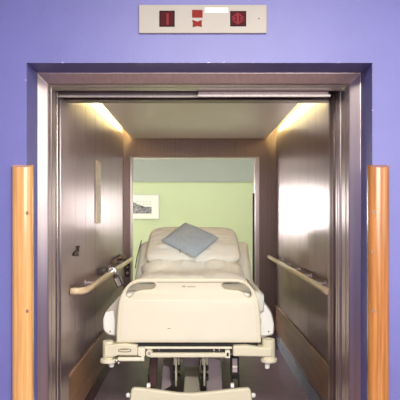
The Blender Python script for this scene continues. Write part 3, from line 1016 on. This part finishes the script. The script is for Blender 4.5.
path = [at(136.4, 268, 4.83) + Vector((-0.008, 0, 0)), at(138, 258, 4.95) + Vector((-0.01, 0, 0)), at(140.2, 249, 5.08) + Vector((-0.01, 0, 0)), at(142.2, 240.6, 5.2) + Vector((-0.006, 0, 0))]
tube(bm, path, 0.004, 0.004, 8)
link('cord', bm, 'black', mt, smooth=True)
link_label = None

SL = math.atan(0.56)
nrm = Vector((0, -math.sin(SL), math.cos(SL)))
upv = Vector((0, math.cos(SL), math.sin(SL)))

def soft_pad(c, ax, ay, an, hw, hh, th, pinch, wr, seed, nx=44, ny=30, power=0.55, taper=0.0, rnd=0.0):
    """a stuffed pad: half sizes hw, hh along ax, ay; thickness th along an; corners drawn out, wrinkled"""
    bm = B()
    def pt(u, v, s):
        eu = 1 - pinch * (1 - abs(v) ** 2) - rnd * abs(v) ** 7
        ev = 1 - pinch * (1 - abs(u) ** 2) - rnd * abs(u) ** 9
        x, y = hw * u * eu * (1 - taper * (v + 1) / 2), hh * v * ev
        t = th * (max(0, (1 - u ** 4)) * max(0, (1 - v ** 4))) ** power
        w = 0
        if abs(u) < 1 and abs(v) < 1:
            w = wr * (noise.noise(Vector((u * 2.2 + seed, v * 5.5, seed))) + 0.5 * noise.noise(Vector((u * 5 + seed, v * 12, seed * 2)))) * (1 - u ** 6) * (1 - v ** 6)
        return c + ax * x + ay * y + an * (s * t + w)
    top = [[bm.verts.new(pt(-1 + 2 * i / nx, -1 + 2 * j / ny, 1)) for j in range(ny + 1)] for i in range(nx + 1)]
    bot = [[top[i][j] if i in (0, nx) or j in (0, ny) else bm.verts.new(pt(-1 + 2 * i / nx, -1 + 2 * j / ny, -1)) for j in range(ny + 1)] for i in range(nx + 1)]
    for i in range(nx):
        for j in range(ny):
            bm.faces.new((top[i][j], top[i + 1][j], top[i + 1][j + 1], top[i][j + 1]))
            bm.faces.new((bot[i][j + 1], bot[i + 1][j + 1], bot[i + 1][j], bot[i][j]))
    return bm

def slope_pt(x, y, off):
    return Vector((x, y, 0.828 + 0.56 * (y - 4.72))) + nrm * off
# pillow on the backrest
X1 = Vector((1, 0, 0))
pc = slope_pt((193 - CX) * 5.05 / F, 5.06, 0.070)
pil = link('pillow', soft_pad(pc, X1, upv, nrm, 0.392, 0.25, 0.072, 0.0, 0.022, 3.3, 60, 40, power=0.45, taper=0.05, rnd=0.08), 'pillow', smooth=True)
seg(pil, 'large ivory pillow leaning on the raised backrest behind the grey cushion', 'pillow')
# folded blanket across the bed below the pillow
bm = B()
def blanket():
    nx, layers = 60, []
    prof = [(4.86, 0.012), (4.80, 0.016), (4.72, 0.018), (4.62, 0.020), (4.50, 0.018), (4.40, 0.014), (4.385, 0.022), (4.40, 0.040), (4.50, 0.05), (4.62, 0.058), (4.72, 0.064), (4.78, 0.076), (4.83, 0.086), (4.875, 0.078), (4.895, 0.045)]
    rows = []
    for k in range(nx + 1):
        u = -1 + 2 * k / nx
        row = []
        for y, off in prof:
            y -= 0.055
            zt = 0.25 * max(0.828, 0.828 + 0.56 * (y - 4.77)) + 0.5 * max(0.828, 0.828 + 0.56 * (y - 4.72)) + 0.25 * max(0.828, 0.828 + 0.56 * (y - 4.67))
            w = 0.026 * noise.noise(Vector((u * 2.6, y * 13, 1.5))) + 0.014 * noise.noise(Vector((u * 11, y * 25, 5.5)))
            edge = (1 - abs(u) ** 10)
            row.append(Vector((-0.03 + 0.40 * u + 0.02 * noise.noise(Vector((y * 9, u, 0))), y + 0.02 * noise.noise(Vector((u * 3, off * 40, 9))), zt + 0.004 + (off + w + 0.008) * (0.35 + 0.65 * edge))))
        rows.append([bm.verts.new(p) for p in row])
    n = len(prof)
    for a, b in zip(rows, rows[1:]):
        for k in range(n):
            bm.faces.new((a[k], a[(k + 1) % n], b[(k + 1) % n], b[k]))
    bm.faces.new(rows[0]); bm.faces.new(list(reversed(rows[-1])))
blanket()
bl = link('folded_blanket', bm, 'blanket', smooth=True)
seg(bl, 'rumpled ivory blanket folded across the bed below the pillow', 'blanket')

# grey cushion standing on a corner against the pillow
o0 = slope_pt(-0.03, 4.97, 0.182)
cn = Vector((0, -math.sin(math.radians(37)), math.cos(math.radians(37))))
def on_plane(px_, py_):
    d = at(px_, py_, 1.0) - Vector((0, 0, H))
    tt_ = (o0 - Vector((0, 0, H))).dot(cn) / d.dot(cn)
    return Vector((0, 0, H)) + d * tt_
kL, kT, kR, kB = on_plane(161, 242.3), on_plane(185.2, 221.2), on_plane(219.2, 239.2), on_plane(195.6, 256.4)
ax = ((kR - kT) + (kB - kL)) / 4
ay = ((kT - kL) + (kR - kB)) / 4
cc = (kL + kT + kR + kB) / 4
cu = link('cushion', soft_pad(cc, ax.normalized(), ay.normalized(), cn, ax.length, ay.length, 0.050, 0.03, 0.004, 8.1, 36, 36, 0.6), 'cushion', smooth=True)
seg(cu, 'small square blue-grey cushion set cornerwise on the ivory pillow', 'cushion')
ev = (kB - kL).normalized()
bm = B(); v = kL.lerp(kB, 0.55)
tube(bm, [v + cn * 0.008, v + cn * 0.012 + Vector((0, -0.006, -0.012)), v + cn * 0.004 + Vector((0.006, -0.012, -0.026))], 0.003, 0.002, 6)
link('tag', bm, 'brown', cu, smooth=True)

# ------------------------------------------------------------------ light
def area(name, loc, rot, sx, sy, power, color):
    l = bpy.data.lights.new(name, 'AREA')
    l.shape = 'RECTANGLE'
    l.size, l.size_y, l.energy, l.color = sx, sy, power, color
    o = bpy.data.objects.new(name, l)
    COL.objects.link(o)
    o.location = loc
    o.rotation_euler = rot
    return o
area('lobby_ceiling_lamp', (0.2, 0.3, 2.72), (0, 0, 0), 1.6, 1.2, 150, (1.0, 0.95, 0.87))
area('lobby_side_daylight', (2.52, (VY0 + VY1) / 2, (VZ0 + VZ1) / 2), (0, math.radians(90), 0), VZ1 - VZ0, VY1 - VY0, 24, (1.0, 0.97, 0.92))
area('lobby_fill_light', (1.05, -2.30, 1.85), (math.radians(90), 0, 0), 2.1, 1.3, 120, (1.0, 0.97, 0.93))  # unseen fill added behind the camera to light the bed and wall
area('corridor_ceiling_lamp', (0.3, 7.3, 2.58), (0, 0, 0), 1.8, 0.5, 15, (1.0, 0.98, 0.92))
for sx_, pw in ((1, 100), (-1, 26)):  # the weaker, right-hand light is an added fill for the left lift wall
    area('unseen_corridor_light', (sx_ * (WX0 + WX1) / 2, YG + 0.12, (WZ0 + WZ1) / 2), (math.radians(-90), 0, 0), WX1 - WX0, WZ1 - WZ0, pw, (1.0, 1.0, 1.0))

w = bpy.data.worlds.new('daylight')
SC.world = w
w.use_nodes = True
w.node_tree.nodes['Background'].inputs['Color'].default_value = (0.9, 0.93, 1.0, 1)
w.node_tree.nodes['Background'].inputs['Strength'].default_value = 0.3

cam = bpy.data.cameras.new('camera')
cam.sensor_width = 36
cam.lens = F / 400 * 36
cam.shift_x = (200 - CX) / 400
cam.shift_y = (CY - 200) / 400
cam.clip_start = 0.05
co = bpy.data.objects.new('camera', cam)
co.location = (0, 0, H)
co.rotation_euler = (math.pi / 2, 0, 0)
COL.objects.link(co)
SC.camera = co

vs = SC.view_settings
vs.view_transform = 'Standard'
vs.look = 'None'
vs.exposure = 0.38
vs.gamma = 1.0
vs.use_curve_mapping = False
SC.cycles.use_denoising = True
SC.cycles.max_bounces = 12
